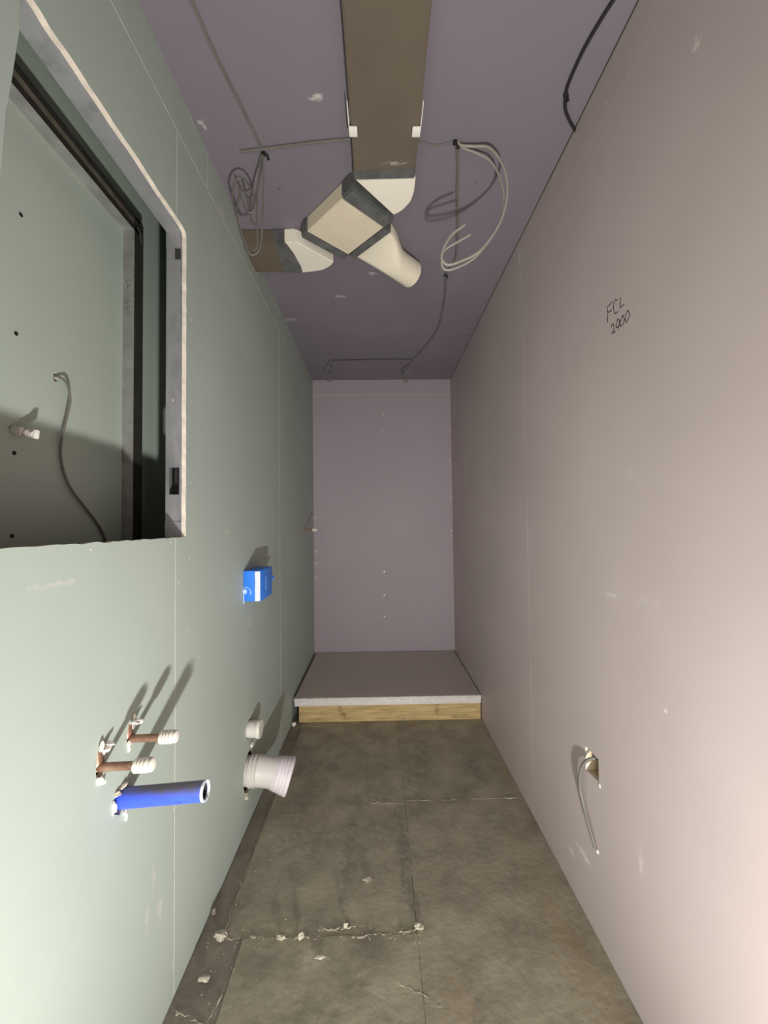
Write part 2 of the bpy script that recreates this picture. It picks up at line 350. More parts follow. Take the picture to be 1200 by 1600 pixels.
# second steel frame standing on the far board
frame2 = tag(empty('trim_2'), kind='structure')
f = NB(); XS = XF+.034
box(f, (XF, 1.196, 0), (XS, 1.1972, 2.19))
part('stud_web', f, M['galv_dull'], frame2)
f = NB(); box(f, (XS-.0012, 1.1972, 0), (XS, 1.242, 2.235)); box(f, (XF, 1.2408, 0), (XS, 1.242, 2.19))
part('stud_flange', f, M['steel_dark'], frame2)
f = NB(); box(f, (XF, .40, 2.190), (XS, 1.196, 2.1912))
part('track_web', f, M['galv_dull'], frame2)
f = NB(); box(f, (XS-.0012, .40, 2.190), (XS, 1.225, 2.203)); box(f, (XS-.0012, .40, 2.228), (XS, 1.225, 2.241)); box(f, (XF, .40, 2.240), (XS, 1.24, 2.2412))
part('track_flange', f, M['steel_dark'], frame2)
part('track_filler', box(NB(), (XS-.008, .40, 2.200), (XS-.005, 1.225, 2.230)), M['steel_brown'], frame2)
f = NB(); sweep(f, catmull([(XS+.004, 1.205, 2.205), (XS+.007, 1.215, 2.19), (XS+.004, 1.222, 2.18), (XS+.006, 1.23, 2.165)], 6), .0035, 8)
part('wire_tie', f, M['steel_dark'], frame2)
f = NB()   # faint stamped marks running up the stud web
for k, (z0, dx) in enumerate([(2.03, .0), (2.012, .004), (1.965, .0), (1.945, .003)]):
    box(f, (XF+.010, 1.1952, z0), (XF+.026, 1.1957, z0+.0016)); box(f, (XF+.010+dx, 1.1952, z0-.010), (XF+.0125+dx, 1.1957, z0))
part('printed_mark', f, M['ink_g'], frame2)

# ---- right wall
wall_right = tag(empty('wall_right'), kind='structure')
SR = 1.705
def pan(loops, name='plasterboard_panel'): part(name, slab(loops, 'x', XR, XR+T), M['pink'], wall_right, ms=[M['pink'], M['core']])
sock = [(1.186, .552), (1.260, .549), (1.262, .474), (1.240, .478), (1.214, .481), (1.187, .484)]
GR = .0004
pan([rect(YN, 0, SR-GR, SZ-GR), sock]); pan([rect(SR+GR, 0, YB, SZ-GR)])
pan([rect(YN, SZ+GR, YB, ZC)], 'plasterboard_strip')
jb = NB(); box(jb, (XR+.0003, SR-.004, 0), (XR+.004, SR+.004, SZ)); box(jb, (XR+.0003, YN, SZ-.004), (XR+.004, YB, SZ+.004))
part('board_joint', jb, M['joint_p'], wall_right)
part('backing', box(NB(), (XR+.075, YN, 0), (XR+.085, YB, ZC)), M['dark'], wall_right)
f = NB()   # pale timber lining of the socket cut-out
box(f, (XR+T, 1.262, .44), (XR+.055, 1.292, .60), .001); box(f, (XR+T, 1.16, .44), (XR+.055, 1.262, .472), .001)
part('noggin', f, M['noggin'], wall_right)
part('noggin', box(NB(), (XR+.055, 1.12, .42), (XR+.074, 1.30, .62)), M['steel_brown'], wall_right)
flake_r = [((XR-.0005, 1.183, .476), (.0015, .005, .006), 21), ((XR-.001, 1.204, .268), (.003, .006, .005), 22)]
for c, s, sd in flake_r: part('torn_board_flake', lump(NB(), c, s, sd), M['crumb_w'], wall_right, True)
for y, z in [(SR-.012, .35), (SR-.012, .65), (SR-.012, .95), (SR+.012, 1.25), (SR-.012, 1.55), (SR+.012, 1.85), (SR-.012, 2.15), (1.12, 2.30), (1.05, 2.44)]:
    part('screw', axial(NB(), (XR+.001, y, z), (-1, 0, 0), [(0, .003), (.0013, .003), (.0017, .001)], 10), M['joint_p'], wall_right, True)
# marker writing on the board
ink = [[(1.0755, 1.8287), (1.0722, 1.8538), (1.0736, 1.868), (1.0643, 1.8712), (1.0513, 1.8716)], [(1.0722, 1.8538), (1.0622, 1.8519), (1.0533, 1.8506)],
 [(1.0286, 1.8638), (1.034, 1.8693), (1.0418, 1.8667), (1.0462, 1.855), (1.0432, 1.839), (1.0377, 1.8325), (1.0282, 1.8326)],
 [(1.0137, 1.8638), (1.0162, 1.8508), (1.0168, 1.8373)], [(1.0168, 1.8373), (1.0077, 1.8368), (0.9988, 1.8368)],
 [(1.0596, 1.8047), (1.0543, 1.8116), (1.0486, 1.8075), (1.0472, 1.796), (1.0515, 1.7887), (1.0575, 1.7868)], [(1.0575, 1.7868), (1.0477, 1.7856), (1.0401, 1.7847)],
 [(1.0283, 1.8127), (1.0364, 1.8011), (1.0349, 1.7922), (1.0246, 1.7927), (1.0213, 1.8026), (1.0273, 1.8122)], [(1.0223, 1.8008), (1.0246, 1.7927), (1.0279, 1.7827)],
 [(1.0063, 1.8108), (1.0148, 1.8038), (1.019, 1.7922), (1.0148, 1.7859), (1.0065, 1.788), (1.0016, 1.7968), (1.0063, 1.8108)],
 [(0.9851, 1.8116), (0.9931, 1.8081), (0.9973, 1.7945), (0.9942, 1.7861), (0.9853, 1.7893), (0.9797, 1.7986), (0.9851, 1.8116)]]
wb = NB()
for s in ink:
    c = catmull([(XR-.0004, a, b) for a, b in s], 6); n = len(c)
    sweep(wb, c, [.0013+.0005*math.sin(i*1.1) for i in range(n)], 6, True, .25, (1, 0, 0))
part('marker_writing', wb, M['ink'], wall_right, True, 'handwritten FCL 2400 in black marker')

# ---- back wall
wall_back = tag(empty('wall_back'), kind='structure')
def panb(r, nm): part(nm, slab([r], 'y', YB, YB+T), M['back'], wall_back, ms=[M['back'], M['core']])
panb(rect(XL, 0, XR, SZ-G), 'plasterboard_panel'); panb(rect(XL, SZ+G, XR, ZC), 'plasterboard_strip')
part('board_joint', box(NB(), (XL, YB+.0006, SZ-.004), (XR, YB+.004, SZ+.004)), M['joint_p'], wall_back)
part('backing', box(NB(), (XF-.06, YB+T, 0), (XR+.085, YB+.03, ZC)), M['dark'], wall_back)
for x, z in [(.056, 2.231), (.058, 2.08), (.046, .849), (.043, .643), (.041, .460), (.638, 1.816), (.640, 2.1), (.640, 1.2), (.640, 1.5), (-.547, 1.03), (-.550, 1.33), (-.553, .80), (-.549, .93)]:
    part('screw', axial(NB(), (x, YB+.001, z), (0, -1, 0), [(0, .0055), (.0016, .005), (.002, .002)], 10), M['screw'], wall_back, True)
for x, z in [(-.42, .78), (.3, 1.0)]:
    part('scuff_mark', axial(NB(), (x, YB+.0003, z), (0, -1, 0), [(0, .004), (.0006, .003)], 8), M['steel_brown'], wall_back)

# ---- wall behind the camera, with the doorway
wall_near = tag(empty('wall_near'), kind='structure')
f = NB(); box(f, (XF-.06, YN-T, 0), (-.35, YN, ZC)); box(f, (.50, YN-T, 0), (XR+.085, YN, ZC)); box(f, (-.35, YN-T, 2.05), (.50, YN, ZC))
part('plasterboard_panel', f, M['pink'], wall_near)

# ---- ceiling
ceiling = tag(empty('ceiling'), kind='structure')
SC = 2.56
chole = [ragged(x, y, r, r, 14, .15, i) for i, (x, y, r) in enumerate([(-.383, 1.300, .008), (.276, 1.262, .008)])]
part('plasterboard_panel', slab([rect(XL-.0125, YN, XR+T, SC-.0003)]+chole, 'z', ZC, ZC+T), M['purple'], ceiling, ms=[M['purple'], M['core']])
part('plasterboard_panel', slab([rect(XL-.0125, SC+.0003, XR+T, YB+T), ragged(-.363, 2.998, .009, .007, 12, .15, 5), ragged(.281, 2.985, .009, .007, 12, .15, 6)], 'z', ZC, ZC+T), M['purple'], ceiling, ms=[M['purple'], M['core']])
part('backing', box(NB(), (XF-.06, YN, ZC+.03), (XR+.085, YB+.03, ZC+.04)), M['dark'], ceiling)
part('backing', box(NB(), (XF-.06, YN, ZC), (XL-.0126, YB+.03, ZC+.02)), M['dark'], ceiling)
part('board_joint', box(NB(), (XL, SC-.003, ZC+.0003), (XR, SC+.003, ZC+.003)), M['purple'], ceiling)
f = NB(); sweep(f, [(XR-.0005, YN, ZC-.0005), (XR-.0005, YB, ZC-.0005)], .0022, 6)
part('shadow_gap', f, M['dark'], ceiling)
for x, y in [(.140, 2.921), (-.36, 1.45), (.38, 1.42)]:
    part('screw', axial(NB(), (x, y, ZC+.001), (0, 0, -1), [(0, .005), (.0016, .0045), (.002, .002)], 10), M['screw'] if y > 2 else M['steel_brown'], ceiling, True)

# ---- floor: boards with open seams
floor = tag(empty('floor'), kind='structure')
part('subfloor', box(NB(), (XF-.06, YN, -.05), (XR+.085, YB+.03, -.022)), M['dark'], floor)
def floor_board(x0, y0, x1, y1, seed, dz=0.0, m='floor'):
    nx = max(3, int((x1-x0)/.022)); ny = max(3, int((y1-y0)/.026)); bm = NB(); top = []; rr = random.Random(seed)
    for j in range(ny+1):
        row = []
        for i in range(nx+1):
            x = x0+(x1-x0)*i/nx; y = y0+(y1-y0)*j/ny
            ox = rr.uniform(-.0009, .0009) if 0 < j < ny and i in (0, nx) else 0
            oy = rr.uniform(-.0009, .0009) if 0 < i < nx and j in (0, ny) else 0
            h = .0022*noise.noise(Vector((x*7+seed, y*7, 0)))+.0012*noise.noise(Vector((x*24, y*24+seed, 1)))
            if (ox or oy or i in (0, nx) or j in (0, ny)): h -= .0006
            if i in (0, nx) and x in (XL, XR): ox = 0
            row.append(bm.verts.new((x+ox, y+oy, h+dz)))
        top.append(row)
    for j in range(ny):
        for i in range(nx): bm.faces.new([top[j][i], top[j][i+1], top[j+1][i+1], top[j+1][i]])
    edge = [top[0][i] for i in range(nx+1)]+[top[j][nx] for j in range(1, ny+1)]+[top[ny][i] for i in range(nx-1, -1, -1)]+[top[j][0] for j in range(ny-1, 0, -1)]
    low = [bm.verts.new((v.co.x, v.co.y, -.022)) for v in edge]; n = len(edge)
    for k in range(n): bm.faces.new([edge[k], low[k], low[(k+1) % n], edge[(k+1) % n]])
    part('floor_board', bm, M[m], floor, True)
g = .0004
floor_board(-.498+g, 1.243+g, .105-g, 2.50-g, 1)
floor_board(-.498+g, 2.50+g, .105-g, YB, 2)
floor_board(.105+g, 1.823+g, XR, YB, 3)
floor_board(.105+g, YN, XR, 1.823-g, 4, .0005)
floor_board(-.43+g, YN, .105-g, 1.243-g, 5, .0018)
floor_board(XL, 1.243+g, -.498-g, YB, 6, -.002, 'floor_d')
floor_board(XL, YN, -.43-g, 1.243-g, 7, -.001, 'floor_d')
def ridge(a, b, n, r, seed, name='adhesive_ridge', m='ridge'):
    rr = random.Random(seed); P = []; R = []
    for i in range(n+1):
        t = i/n
        P.append((a[0]+(b[0]-a[0])*t+rr.uniform(-.004, .004), a[1]+(b[1]-a[1])*t+rr.uniform(-.005, .005), .0008+rr.uniform(-.0008, .001)))
        R.append(max(.0004, r*rr.uniform(.1, 1.1)) if rr.random() > .38 else .0003)
    part(name, sweep(NB(), P, R, 7, True, .45, (0, 0, 1)), M[m], floor, True)
ridge((-.50, 1.243), (-.37, 1.247), 14, .0045, 1); ridge((-.33, 1.240), (-.20, 1.236), 16, .0040, 2); ridge((-.20, 1.262), (-.09, 1.266), 12, .0045, 3)
ridge((-.10, 1.238), (.10, 1.252), 22, .0042, 4); ridge((-.428, 1.16), (-.455, 1.03), 14, .0026, 5); ridge((.105, 1.82), (.64, 1.826), 40, .0018, 6)
ridge((.00, 1.23), (.12, 1.258), 14, .003, 7); ridge((.02, 1.13), (.15, 1.06), 14, .0026, 8); ridge((.56, 1.826), (.648, 1.826), 8, .0042, 9)
ridge((-.56, 1.07), (-.41, 1.02), 14, .005, 10); ridge((-.05, 1.815), (.11, 1.80), 14, .0025, 11)
ridge((-.56, 2.0), (-.566, 3.3), 40, .002, 14); ridge((-.499, 1.26), (-.499, 1.9), 30, .0016, 15)

# ================================================================ THINGS
# ---- shower tray on a timber joist
tray = rootat('shower_tray', (.05, 2.98, .104), 'flat grey shower tray with white front edge, raised on timber against the back wall', 'shower tray')
f = NB(); x0, x1, y0, y1, z0, z1 = -.552, .648, 2.541, 3.424, .1045, .1535
box(f, (x0, y0, z0), (x1, y1, z1), .004)
tray_body = part('body', f, M['tray_edge'], tray, True)
f = NB(); n = 24; rows = []
for j in range(n+1):
    row = []
    for i in range(n+1):
        x = x0+.004+(x1-x0-.008)*i/n; y = y0+.006+(y1-y0-.009)*j/n
        e = min(i, j, n-i, n-j); h = z1+.0026-.0003*min(e, 5)
        row.append(f.verts.new((x, y, h)))
    rows.append(row)
for j in range(n):
    for i in range(n): f.faces.new([rows[j][i], rows[j][i+1], rows[j+1][i+1], rows[j+1][i]])
part('top_surface', f, M['tray_top'], tray, True)
f = NB(); rr = random.Random(5); m_ = 90; A = []; B = []; C_ = []
for i in range(m_+1):
    x = x0-.002+(x1-x0+.004)*i/m_
    A.append(f.verts.new((x, y0+.018+rr.uniform(-.004, .004), z1+.0032+rr.uniform(0, .001))))
    B.append(f.verts.new((x, y0-.003+rr.uniform(-.0015, .001), z1+.003+rr.uniform(-.002, .002))))
    C_.append(f.verts.new((x, y0-.0025+rr.uniform(-.001, .001), z1-.020+rr.uniform(-.006, .006))))
for i in range(m_):
    f.faces.new([A[i], A[i+1], B[i+1], B[i]]); f.faces.new([B[i], B[i+1], C_[i+1], C_[i]])
part('protective_film', f, M['film'], tray_body, False, 'crumpled clear protective film')
joist = link('timber_joist', box(NB(), (-.524, 2.547, .0008), (.645, 2.592, .1040), .002), M['wood'])
tag(joist, 'pale knotty pine joist laid on the floor under the tray front', 'timber')
ch = link('plaster_chunk', lump(NB(), (-.546, 2.50, .0145), (.012, .010, .014), 31), M['crumb_w'], None, True)
tag(ch, 'white plaster chunk on floor at the left end of the pine joist', 'plaster chunk')

# ---- ventilation ducting under the ceiling
ZD, ZT = 2.478, 2.541
duct = rootat('ventilation_duct', (.034, 1.3, ZT), 'taupe flat ceiling duct with white elbows, taped cream junction box and round outlet', 'duct')
def prism(poly, z0=ZD, z1=ZT, bev=.004):
    bm = NB(); n = len(poly)
    A = [bm.verts.new((x, y, z0)) for x, y in poly]; B = [bm.verts.new((x, y, z1)) for x, y in poly]
    bm.faces.new(A); bm.faces.new(B[::-1])
    for i in range(n): bm.faces.new([A[i], B[i], B[(i+1) % n], A[(i+1) % n]])
    if bev: bmesh.ops.bevel(bm, geom=list(bm.edges), offset=bev, segments=2, affect='EDGES')
    return bm
part('duct_run', prism([(-.078, -1.29), (.130, -1.29), (.141, 1.325), (-.069, 1.325)]), M['duct'], duct, True, 'long taupe flat duct run down the middle of the ceiling')
part('tape_band', prism([(-.0705, 1.298), (.1425, 1.290), (.143, 1.334), (-.0705, 1.340)], ZD-.0015, ZT), M['tape'], duct, True)
part('elbow', prism([(-.070, 1.338), (.145, 1.331), (.1445, 1.395), (.136, 1.435), (.115, 1.468), (.098, 1.485), (.074, 1.499)], ZD+.001), M['duct_w'], duct, True, 'white elbow at the end of the long duct run')
BX = [(-.119, 1.417), (.037, 1.559), (-.121, 1.721), (-.280, 1.582)]
part('junction_box', prism(BX, ZD-.001, ZT, .003), M['cream'], duct, True, 'cream diamond-set junction box')
def band(a, b, off0, off1, grow=.004, z0=ZD-.003, nm='tape_band'):
    a = Vector(a); b = Vector(b); d = (b-a).normalized(); nn = Vector((d.y, -d.x))
    q = [a-d*grow+nn*off0, b+d*grow+nn*off0, b+d*grow+nn*off1, a-d*grow+nn*off1]
    return part(nm, prism([(v.x, v.y) for v in q], z0, ZT, .006), M['tape'], duct, True)
c0 = Vector((-.1, 1.57))
def outward(a, b):
    d = (Vector(b)-Vector(a)); nn = Vector((d.y, -d.x)).normalized(); mid = (Vector(a)+Vector(b))/2
    return nn.dot(mid-c0) > 0
def obands(a, b, o0, o1, **k):
    if not outward(a, b): a, b = b, a
    return band(a, b, o0, o1, **k)
obands(BX[0], BX[1], -.004, .058)                         # toward the long run elbow
obands(BX[1], BX[2], -.004, .042)                         # toward the round outlet
obands(BX[2], BX[3], -.004, .045)                         # toward the left elbow
# left elbow and run through the wall
part('elbow', prism([(-.392, 1.646), (-.350, 1.646), (-.332, 1.648), (-.192, 1.776), (-.215, 1.806), (-.245, 1.828), (-.275, 1.838), (-.350, 1.846), (-.392, 1.846)], ZD+.001), M['duct_w'], duct, True, 'white elbow toward the left wall')
part('tape_band', prism([(-.440, 1.6475), (-.378, 1.6475), (-.362, 1.72), (-.345, 1.80), (-.345, 1.8485), (-.440, 1.8485)], ZD-.0015, ZT), M['tape'], duct, True)
part('duct_run', prism([(-.70, 1.650), (-.39, 1.650), (-.39, 1.846), (-.70, 1.846)]), M['duct'], duct, True, 'short taupe duct run into the left wall')
# round outlet: rectangular mouth lofted to a circle
f = NB(); mid = (Vector(BX[1])+Vector(BX[2]))/2; ax = Vector((.70, .715, 0)).normalized(); side = Vector((-ax.y, ax.x, 0))
m0 = Vector((mid.x, mid.y, (ZD+ZT)/2))+ax*.034; rings = []; NS = 32
for t, k in [(0, 0), (.03, .02), (.06, .18), (.09, .45), (.12, .74), (.145, .93), (.165, 1), (.275, 1)]:
    c = m0+ax*t+Vector((0, 0, -.030))*k; row = []
    for j in range(NS):
        a = 2*math.pi*j/NS; ca, sa = math.cos(a), math.sin(a); pw = .22
        sx = .104*math.copysign(abs(ca)**pw, ca); sz = .031*math.copysign(abs(sa)**pw, sa)
        cx, cz = .061*ca, .061*sa
        row.append(f.verts.new(c+side*(sx*(1-k)+cx*k)+Vector((0, 0, sz*(1-k)+cz*k))))
    rings.append(row)
c = m0+ax*.275+Vector((0, 0, -.030)); inner = []
for t in (.275, .20):
    cc = m0+ax*t+Vector((0, 0, -.030))
    rings.append([f.verts.new(cc+side*.058*math.cos(2*math.pi*j/NS)+Vector((0, 0, .058*math.sin(2*math.pi*j/NS)))) for j in range(NS)])
for i in range(len(rings)-1):
    for j in range(NS): f.faces.new([rings[i][j], rings[i][(j+1) % NS], rings[i+1][(j+1) % NS], rings[i+1][j]])
f.faces.new(rings[-1]); f.faces.new(rings[0])
part('round_outlet', f, M['cream_w'], duct, True, 'cream round spigot flared from the flat duct')

# white clips holding the duct run
def clip(x, s, lab):
    o = rootat('duct_clip', (x, 1.17, ZT), lab, 'duct clip', None)
    f = NB(); box(f, (x-.0012 if s < 0 else x-.001, 1.158, ZD-.004), (x+.001 if s < 0 else x+.0012, 1.176, ZT+.0015), .0003)
    box(f, (min(x, x+s*.002), 1.085, ZD-.002), (max(x, x+s*.002)+.0005, 1.165, ZD+.006), .0004)
    part('strap', f, M['clipw'], o)
    f = NB(); a, b = sorted((x+s*.001, x-s*.024)); box(f, (a, 1.150, ZD-.0075), (b, 1.180, ZD-.0018), .001)
    part('foot', f, M['clipw'], o, True)
clip(-.0745, -1, 'white plastic clip under the left edge of the long ceiling duct')
clip(.1425, 1, 'white plastic clip under the right edge of the long ceiling duct')

# ---- cables on the ceiling
zc = ZC-.0045
cable('ceiling_cable', [(-.50, .35, zc), (-.455, .75, zc), (-.437, .916, zc), (-.423, 1.033, zc), (-.399, 1.164, zc), (-.379, 1.285, zc)], .0042, M['cable'],
      'grey cable running along the ceiling above the wall cut-out to a black clip', 'cable')
cable('ceiling_cable', [(-.455, 1.297, zc), (-.37, 1.286, zc-.001), (-.22, 1.266, zc-.001), (-.10, 1.254, zc-.001), (-.076, 1.252, zc-.001)], .0045, M['cable'],
      'short grey cable crossing the ceiling to the left side of the duct', 'cable')
cable('ceiling_cable', [(.150, 1.262, zc+.002), (.21, 1.275, zc+.002), (.268, 1.262, zc+.002)], .0028, M['cable'],
      'faint grey cable crossing from the duct to the right black clip', 'cable')
cable('ceiling_cable', [(.280, 1.275, zc), (.300, 1.36, zc), (.318, 1.464, zc), (.355, 1.64, zc), (.385, 1.824, zc), (.372, 1.90, zc), (.361, 1.953, zc)], .005, M['cable'],
      'grey cable running back between the two black clips right of the duct', 'cable')
cable('ceiling_cable', [(.361, 1.965, zc), (.386, 2.137, zc), (.400, 2.33, zc), (.405, 2.491, zc), (.375, 2.68, zc), (.33, 2.85, zc), (.286, 2.975, zc)], .0058, M['cable'],
      'grey cable curving from the clip beside the round outlet towards the back wall', 'cable')
cable('ceiling_cable', [(-.355, 2.997, zc+.0015), (-.1, 2.99, zc+.0015), (.10, 2.982, zc+.0015), (.272, 2.985, zc+.0015)], .0035, M['cable_k'],
      'thin dark cable straight across the ceiling near the back wall', 'cable')
cable('hanging_cable', [(-.363, 2.998, ZC+.006), (-.372, 3.00, 2.50), (-.398, 3.02, 2.455), (-.40, 3.03, 2.42), (-.378, 3.03, 2.385), (-.345, 3.02, 2.40), (-.335, 3.01, 2.44), (-.35, 3.01, 2.48), (-.38, 3.02, 2.475)], .0045, M['cable'],
      'small grey cable coil hanging from the ceiling hole at the far left', 'cable')
cable('hanging_cable', [(.281, 2.985, ZC+.006), (.276, 2.99, 2.51), (.250, 3.0, 2.475), (.222, 3.01, 2.43), (.21, 3.02, 2.40), (.228, 3.02, 2.375), (.252, 3.01, 2.41), (.262, 3.0, 2.45), (.235, 3.0, 2.455), (.218, 3.01, 2.42)], .005, M['cable'],
      'grey cable tail drooping from the ceiling hole at the far right', 'cable')
# hanging coils
def jit(p, s): return (p[0]+random.uniform(-s, s), p[1]+random.uniform(-s, s)*1.6, p[2]+random.uniform(-s, s)*.6)
R0 = [(.277, 1.262, ZC+.006), (.290, 1.262, 2.528), (.330, 1.26, 2.522), (.385, 1.25, 2.505), (.428, 1.245, 2.43), (.437, 1.25, 2.345), (.411, 1.26, 2.254), (.349, 1.27, 2.173), (.274, 1.27, 2.134), (.235, 1.27, 2.128), (.221, 1.27, 2.160), (.250, 1.27, 2.221), (.300, 1.27, 2.262)]
cr = rootat('cable_coil', (.277, 1.262, ZC), 'pale cable looping down from the ceiling clip right of the duct', 'cable')
part('loop', sweep(NB(), catmull(R0, 10), .0042, 8), M['cable_w'], cr, True)
R1 = [(.279, 1.266, ZC+.006), (.30, 1.27, 2.526), (.345, 1.275, 2.514), (.395, 1.27, 2.475), (.425, 1.265, 2.40), (.428, 1.26, 2.31), (.395, 1.27, 2.23), (.335, 1.28, 2.158), (.27, 1.285, 2.124), (.232, 1.285, 2.121), (.222, 1.28, 2.150), (.236, 1.28, 2.185), (.285, 1.28, 2.215), (.32, 1.28, 2.235)]
part('loop', sweep(NB(), catmull(R1, 10), .0034, 8), M['cable_w'], cr, True)
L0 = [(-.381, 1.300, ZC+.006), (-.380, 1.305, 2.50), (-.381, 1.31, 2.431), (-.384, 1.31, 2.308), (-.389, 1.31, 2.235), (-.402, 1.31, 2.197), (-.428, 1.31, 2.195), (-.452, 1.31, 2.262), (-.476, 1.31, 2.335), (-.486, 1.31, 2.40), (-.474, 1.31, 2.45), (-.450, 1.31, 2.458), (-.425, 1.31, 2.425), (-.408, 1.31, 2.375), (-.415, 1.315, 2.345), (-.440, 1.32, 2.35), (-.458, 1.32, 2.395), (-.47, 1.315, 2.43)]
cl = rootat('cable_coil', (-.381, 1.30, ZC), 'loosely coiled grey cable hanging from the ceiling clip beside the left wall', 'cable')
part('loop', sweep(NB(), catmull(L0, 9), .0033, 8), M['cable'], cl, True)
L1 = [(-.385, 1.303, ZC+.006), (-.392, 1.31, 2.50), (-.401, 1.312, 2.409), (-.404, 1.315, 2.308), (-.405, 1.315, 2.22), (-.43, 1.32, 2.20), (-.456, 1.32, 2.255), (-.474, 1.32, 2.33), (-.470, 1.325, 2.40), (-.455, 1.325, 2.435), (-.438, 1.325, 2.38), (-.425, 1.325, 2.32), (-.408, 1.32, 2.30)]
part('loop', sweep(NB(), catmull(L1, 9), .0033, 8), M['cable'], cl, True)
# black clips
def bclip(c, lab, s=1.0):
    o = rootat('cable_clip', c, lab, 'cable clip')
    f = NB(); c = Vector(c)
    box(f, (c.x-.008*s, c.y-.005*s, c.z-.012*s), (c.x+.006*s, c.y+.005*s, c.z), .0015)
    part('saddle', f, M['black'], o, True)
    f = NB(); axial(f, (c.x+.009*s, c.y+.006*s, c.z), (.2, .4, -1), [(0, .0035*s), (.014*s, .003*s), (.0145*s, .0055*s), (.0165*s, .005*s)], 10)
    part('nail', f, M['black'], o, True)
bclip((-.376, 1.303, ZC-.0005), 'black cable clip on the ceiling near the left wall', 1.0)
bclip((.272, 1.262, ZC-.0005), 'black cable clip on the ceiling above the large hanging loop', 1.0)
bclip((.359, 1.958, ZC-.0005), 'black cable clip on the ceiling behind the round duct outlet', 1.0)
bclip((.573, 1.000+.116, ZC-.0005), 'black cable clip on the black cable in the right ceiling corner', .9)
cable('ceiling_cable', [(.70, .60, zc), (.640, .76, zc), (.596, .88, zc), (.570, .99, zc-.001), (.566, 1.08, zc-.001), (.573, 1.116, zc-.001), (.590, 1.155, zc-.001), (.620, 1.19, zc-.001), (.656, 1.222, zc-.003)], .0048, M['cable_k'],
      'black cable bowing across the ceiling corner into the right wall', 'cable')

# ---- cable and fitting in the wall cavity
xc = XF+.006
cable('hanging_cable', [(XF-.02, .948, 1.636), (XF+.004, .950, 1.636), (xc+.014, .958, 1.622), (xc+.016, .967, 1.585), (xc+.010, .966, 1.545), (xc+.006, .957, 1.493), (xc+.002, .958, 1.447), (xc+.004, .967, 1.401), (xc+.003, .991, 1.364), (xc+.002, 1.038, 1.322), (xc+.001, 1.085, 1.279), (xc, 1.120, 1.230), (xc, 1.14, 1.15)], .0029, M['cable'],
      'thin grey cable hanging from a hole in the board inside the wall cut-out', 'cable')
pf = rootat('pipe_fitting', (XF, .850, 1.477), 'small off-white plastic pipe fitting on the board inside the wall cut-out', 'pipe fitting')
o0 = Vector((XF, .842, 1.479)); dd = Vector((.60, .06, -.14)).normalized()
part('collar', axial(NB(), o0, dd, [(0, .0105), (.002, .0110), (.020, .0110), (.022, .0095)], 24), M['cap'], pf, True)
part('stub', axial(NB(), o0+dd*.022, dd, [(0, .0080), (.004, .0080), (.005, .0092), (.009, .0092), (.010, .0080), (.020, .0080)], 20), M['cap'], pf, True)
e0 = o0+dd*.044
part('upturned_end', axial(NB(), e0+Vector((0, 0, -.008)), (.1, .1, 1), [(0, .005), (.002, .0065), (.018, .006), (.019, .004)], 18), M['cap'], pf, True)

# ---- copper stubs with white stop ends
def stub(y, z, x1, lab, cap_l=.038, r=.0082, dy=0.0, dz=.004, elbow=True, grp=None):
    o = rootat('copper_pipe', (XL, y, z), lab, 'pipe', grp)
    a = Vector((XL-.03, y, z)); b = Vector((x1-.005, y+dy, z+dz)); d = (b-a).normalized(); L_ = (b-a).length
    f = NB(); axial(f, a, d, [(0, r), (L_-cap_l+.006, r)], 20)
    part('pipe', f, M['copper'], o, True)
    if elbow:
        f = NB(); sweep(f, catmull([(XL-.010, y, z-.004), (XL-.008, y+.001, z+.010), (XL-.010, y+.002, z+.030), (XL-.016, y+.002, z+.08), (XL-.024, y+.002, z+.30)], 6), .0098, 16)
        part('riser', f, M['copper'], o, True)
    R = .0140; c = L_-cap_l; pr = [(c, .0088), (c, R*.92), (c+.002, R)]; k = 4
    for i in range(k):
        t = c+.003+(cap_l-.010)*i/k; s = (cap_l-.010)/k
        pr += [(t, R*1.03), (t+s*.55, R*1.0), (t+s*.68, R*.78), (t+s*.86, R*.78)]
    pr += [(c+cap_l-.005, R*.96), (c+cap_l-.002, R*.90), (c+cap_l, R*.62)]
    f = NB(); axial(f, a, d, pr, 26)
    part('stop_end', f, M['cap'], o, True)
stub(.812, .783, -.455, 'capped copper pipe stub nearest the camera, left of its twin above the blue pipe')
stub(.907, .788, -.456, 'capped copper pipe stub further from camera, right and higher of the near pair')
stub(2.958, 1.228, -.455, 'small capped copper pipe stub high on the left wall near the far corner', elbow=False, r=.0075, dz=0)
bp = rootat('blue_pipe', (XL, .877, .676), 'thick blue open-ended waste pipe sticking out of the green wall', 'pipe')
a = Vector((XL-.06, .877, .674)); b = Vector((-.384, .877, .6895)); d = (b-a).normalized(); L_ = (b-a).length
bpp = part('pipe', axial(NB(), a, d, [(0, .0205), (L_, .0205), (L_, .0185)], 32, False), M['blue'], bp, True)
part('bore', axial(NB(), a, d, [(L_-.12, .0180), (L_-.006, .0182)], 32, False), M['dark'], bpp, True)
part('cut_end', axial(NB(), a+d*(L_-.0045), d, [(0, .0208), (.0050, .0208), (.0052, .0176), (0, .0172)], 32, False), M['stickr'], bpp, True, 'pale scuffed rim of the open end')

